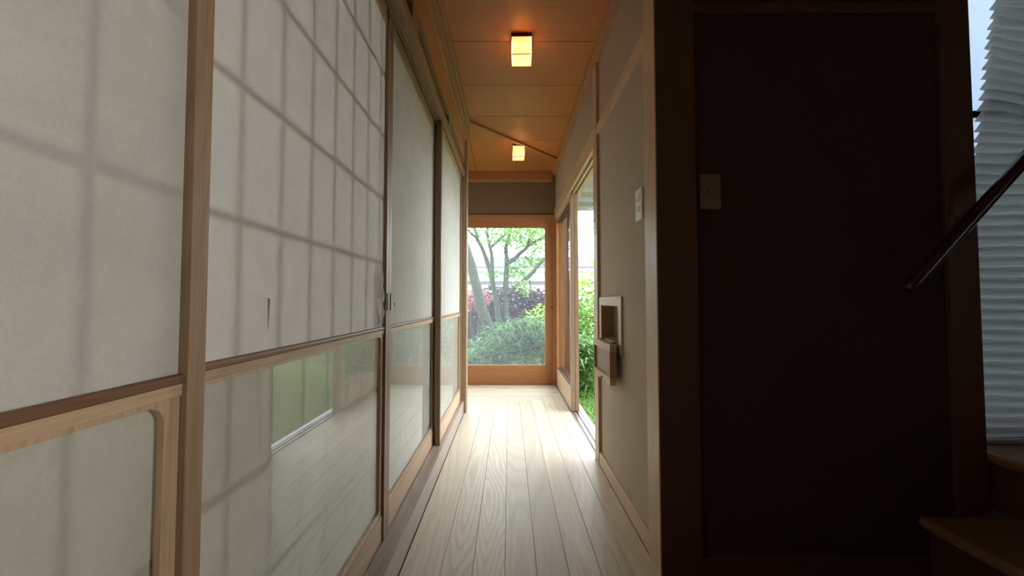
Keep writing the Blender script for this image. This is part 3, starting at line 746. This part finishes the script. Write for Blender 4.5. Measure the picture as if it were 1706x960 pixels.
br = [([(845, 492), (862, 476), (878, 463), (893, 447), (908, 432), (930, 405)], .05, .02, -.2),
      ([(845, 441), (862, 427), (880, 410), (900, 398), (925, 385)], .045, .018, .4),
      ([(818, 412), (832, 398), (846, 388), (860, 366)], .03, .012, .3),
      ([(880, 410), (884, 390), (880, 370), (890, 340)], .03, .012, -.2),
      ([(797, 400), (788, 392), (776, 380)], .03, .012, -.3),
      ([(882, 467), (889, 500), (902, 525), (905, 560)], .015, .008, .5)]
for p_, a, b2, dy in stems:
    pt, rr = branch(p_, a, b2, dy); MB().tube(pt, rr, 10).build('trunk', M_bark, tree, smooth=True)
for p_, a, b2, dy in br:
    pt, rr = branch(p_, a, b2, dy); MB().tube(pt, rr, 8).build('branch', M_bark, tree, smooth=True)
mb = MB()
clus = [(870, 400, .55, 520), (895, 392, .5, 500), (850, 385, .45, 360), (905, 425, .35, 260), (870, 440, .35, 260), (832, 392, .35, 200), (905, 365, .6, 600), (850, 350, .7, 600), (800, 350, .6, 260), (782, 395, .3, 90), (856, 455, .25, 160), (822, 455, .18, 70), (800, 380, .25, 60)]
for px, py, r, n_ in clus:
    c = at(px, py, TY + random.uniform(-.3, .3))
    cc = leafcloud(n_, c, (r, r * 1.1, r * .55), .085, .55, droop=.25)
    b = len(mb.v); mb.v += cc.v; mb.f += [tuple(i + b for i in f) for f in cc.f]
for px, py in ((868, 478), (872, 492), (878, 485), (864, 470), (875, 472)):
    c = at(px, py, TY - .6); cc = leafcloud(16, c, (.09, .1, .08), .09, .55)
    b = len(mb.v); mb.v += cc.v; mb.f += [tuple(i + b for i in f) for f in cc.f]
mb.build('foliage', M_leaf, tree, kind='stuff')

tree2 = empty('leaning_tree', (at(830, 600, 6.4).x, 6.4, GZ), 'thick mossy leaning trunk at the left of the far glass door', 'tree')
TY = 6.4
pt, rr = branch([(835, 640), (826, 580), (808, 530), (794, 480), (782, 435), (766, 380), (750, 300)], .105, .06, -.2)
MB().tube(pt, rr, 12).build('trunk', M_bark, tree2, smooth=True)
cc = leafcloud(500, at(740, 300, 6.3), (.7, .7, .4), .09, .55); cc.build('foliage', M_leaf, tree2, kind='stuff')

# --- bamboo grass in front of it
def blades(n, xr, yr, base, top, L, W, name, mat, label, cat, group=None, parent=None):
    mb = MB()
    for _ in range(n):
        x = random.uniform(*xr); y = random.uniform(*yr)
        zt_ = base + (top(x) - base) * random.random() ** .6
        a = random.uniform(0, 2 * PI); d = Vector((math.cos(a), math.sin(a), random.uniform(-.1, .7))).normalized()
        s_ = L * random.uniform(.6, 1.3); sd = d.cross(Vector((0, 0, 1))).normalized() * W * .5
        p = Vector((x, y, zt_)); b = len(mb.v)
        q1 = p + d * s_ * .5; q2 = p + d * s_ * .9 + Vector((0, 0, -s_ * .22))
        mb.v += [tuple(p), tuple(q1 + sd), tuple(q2), tuple(q1 - sd)]
        mb.f.append((b, b + 1, b + 2, b + 3))
    o = mb.build(name, mat, parent, kind='stuff')
    if label: o['label'] = label; o['category'] = cat
    return o
blades(5500, (-3.2, 1.25), (4.9, 6.0), GZ, lambda x: .40 + .22 * math.sin(x * 3 + 1) + .12 * x, .36, .030, 'bamboo_grass', M_sasa, 'dense dark green bamboo grass filling the foot of the far glass door', 'plant')
# lime shrub at the right of the far view
def shrub(name, c, rad, n, size, mat, label, asp=.55, stem=True):
    o = empty(name, (c[0], c[1], GZ), label, 'shrub')
    leafcloud(n, c, rad, size, asp, zmin=GZ + .02, shell=.2).build('foliage', mat, o, kind='stuff')
    for k in range(5):
        a = k * 1.3; MB().tube([(c[0] + .05 * math.cos(a), c[1] + .05 * math.sin(a), GZ), (c[0] + rad[0] * .5 * math.cos(a), c[1] + rad[1] * .5 * math.sin(a), c[2])], [.012, .006], 6).build('stem', M_bark, o)
    return o
shrub('lime_shrub', (.60, 6.3, .62), (.34, .35, .26), 420, .09, M_lime, 'yellow-green shrub at the lower right of the far glass door')
shrub('dark_hedge', (-.1, 9.3, .35), (2.1, .45, .95), 17000, .15, M_purple, 'dark purple hedge behind the tree trunks')
shrub('azalea', (-.75, 8.7, .95), (.38, .35, .28), 900, .06, M_pink, 'pink flowering azalea against the dark hedge, right of the leaning trunk')
shrub('azalea', (-1.25, 8.2, .55), (.30, .3, .3), 500, .06, M_pink, 'low pink azalea at the far left behind the leaning trunk')
shrub('green_shrub', (1.35, 6.9, .45), (.75, .6, .85), 5200, .075, M_shrub, 'tall green shrub in the open garden doorway, beside the parked glass doors')
shrub('green_shrub', (2.1, 8.6, .6), (1.2, .8, 1.05), 4500, .10, M_lime, 'pale yellow-green bush behind the taller shrub in the garden doorway')
shrub('green_shrub', (.98, 5.3, .02), (.30, .45, .42), 2600, .06, M_shrub, 'low dark green bush over the lawn in the open garden doorway')
shrub('green_shrub', (2.9, 4.6, .4), (.8, 1.2, .8), 3500, .08, M_shrub, 'broad green bush by the lawn, reflected in the lower screen panes')
tw = empty('overhanging_branch', (1.55, 6.2, GZ), 'thin leafy branch against the white sky in the open garden doorway', 'branch')
MB().tube([(1.75, 6.4, GZ), (1.7, 6.3, 1.2), (1.5, 6.2, 1.9), (1.28, 6.1, 2.35)], [.03, .02, .012, .006], 8).build('stem', M_bark, tw, smooth=True)
mb = MB()
for c_ in ((1.33, 6.1, 1.55), (1.42, 6.1, 1.75), (1.30, 6.1, 2.05), (1.25, 6.1, 2.35), (1.45, 6.1, 1.4)):
    cc = leafcloud(16, c_, (.14, .14, .12), .10, .5); b = len(mb.v); mb.v += cc.v; mb.f += [tuple(i + b for i in f) for f in cc.f]
mb.build('foliage', M_lime, tw, kind='stuff')
# lawn
blades(26000, (.66, 3.6), (2.0, 7.0), GZ, lambda x: GZ + .10, .12, .010, 'lawn', M_grass, 'bright green grass lawn outside the open doorway', 'grass')

# --- neighbouring house beyond the hedge
hs = empty('neighbour_house', (-.5, 15, GZ), 'white low house with a grey roof beyond the garden hedge', 'house')
bx(-5.5, 5.5, 14.2, 18, GZ, 2.08).build('wall', M_housewall, hs)
MB().prism([(-6, 13.6, 2.05), (-6, 13.6, 2.13), (-6, 16, 2.75), (-6, 18.4, 2.05)], (12, 0, 0)).build('roof', M_roof, hs)
bx(-6, 6, 13.55, 13.65, 1.97, 2.06).build('gutter', M_housewall, hs)
for x in (-2.9, -1.2, .6): bx(x, x + .9, 14.15, 14.22, .6, 1.35).build('window', M_roof, hs)
gw = empty('garden_wall', (0, 11.5, GZ), 'pale rendered garden wall with a grey coping behind the hedge', 'wall')
bx(-6, 6, 11.4, 11.55, GZ, 1.40).build('panel', M_housewall, gw)
bx(-6, 6, 11.34, 11.61, 1.40, 1.50).build('coping', M_roof, gw)
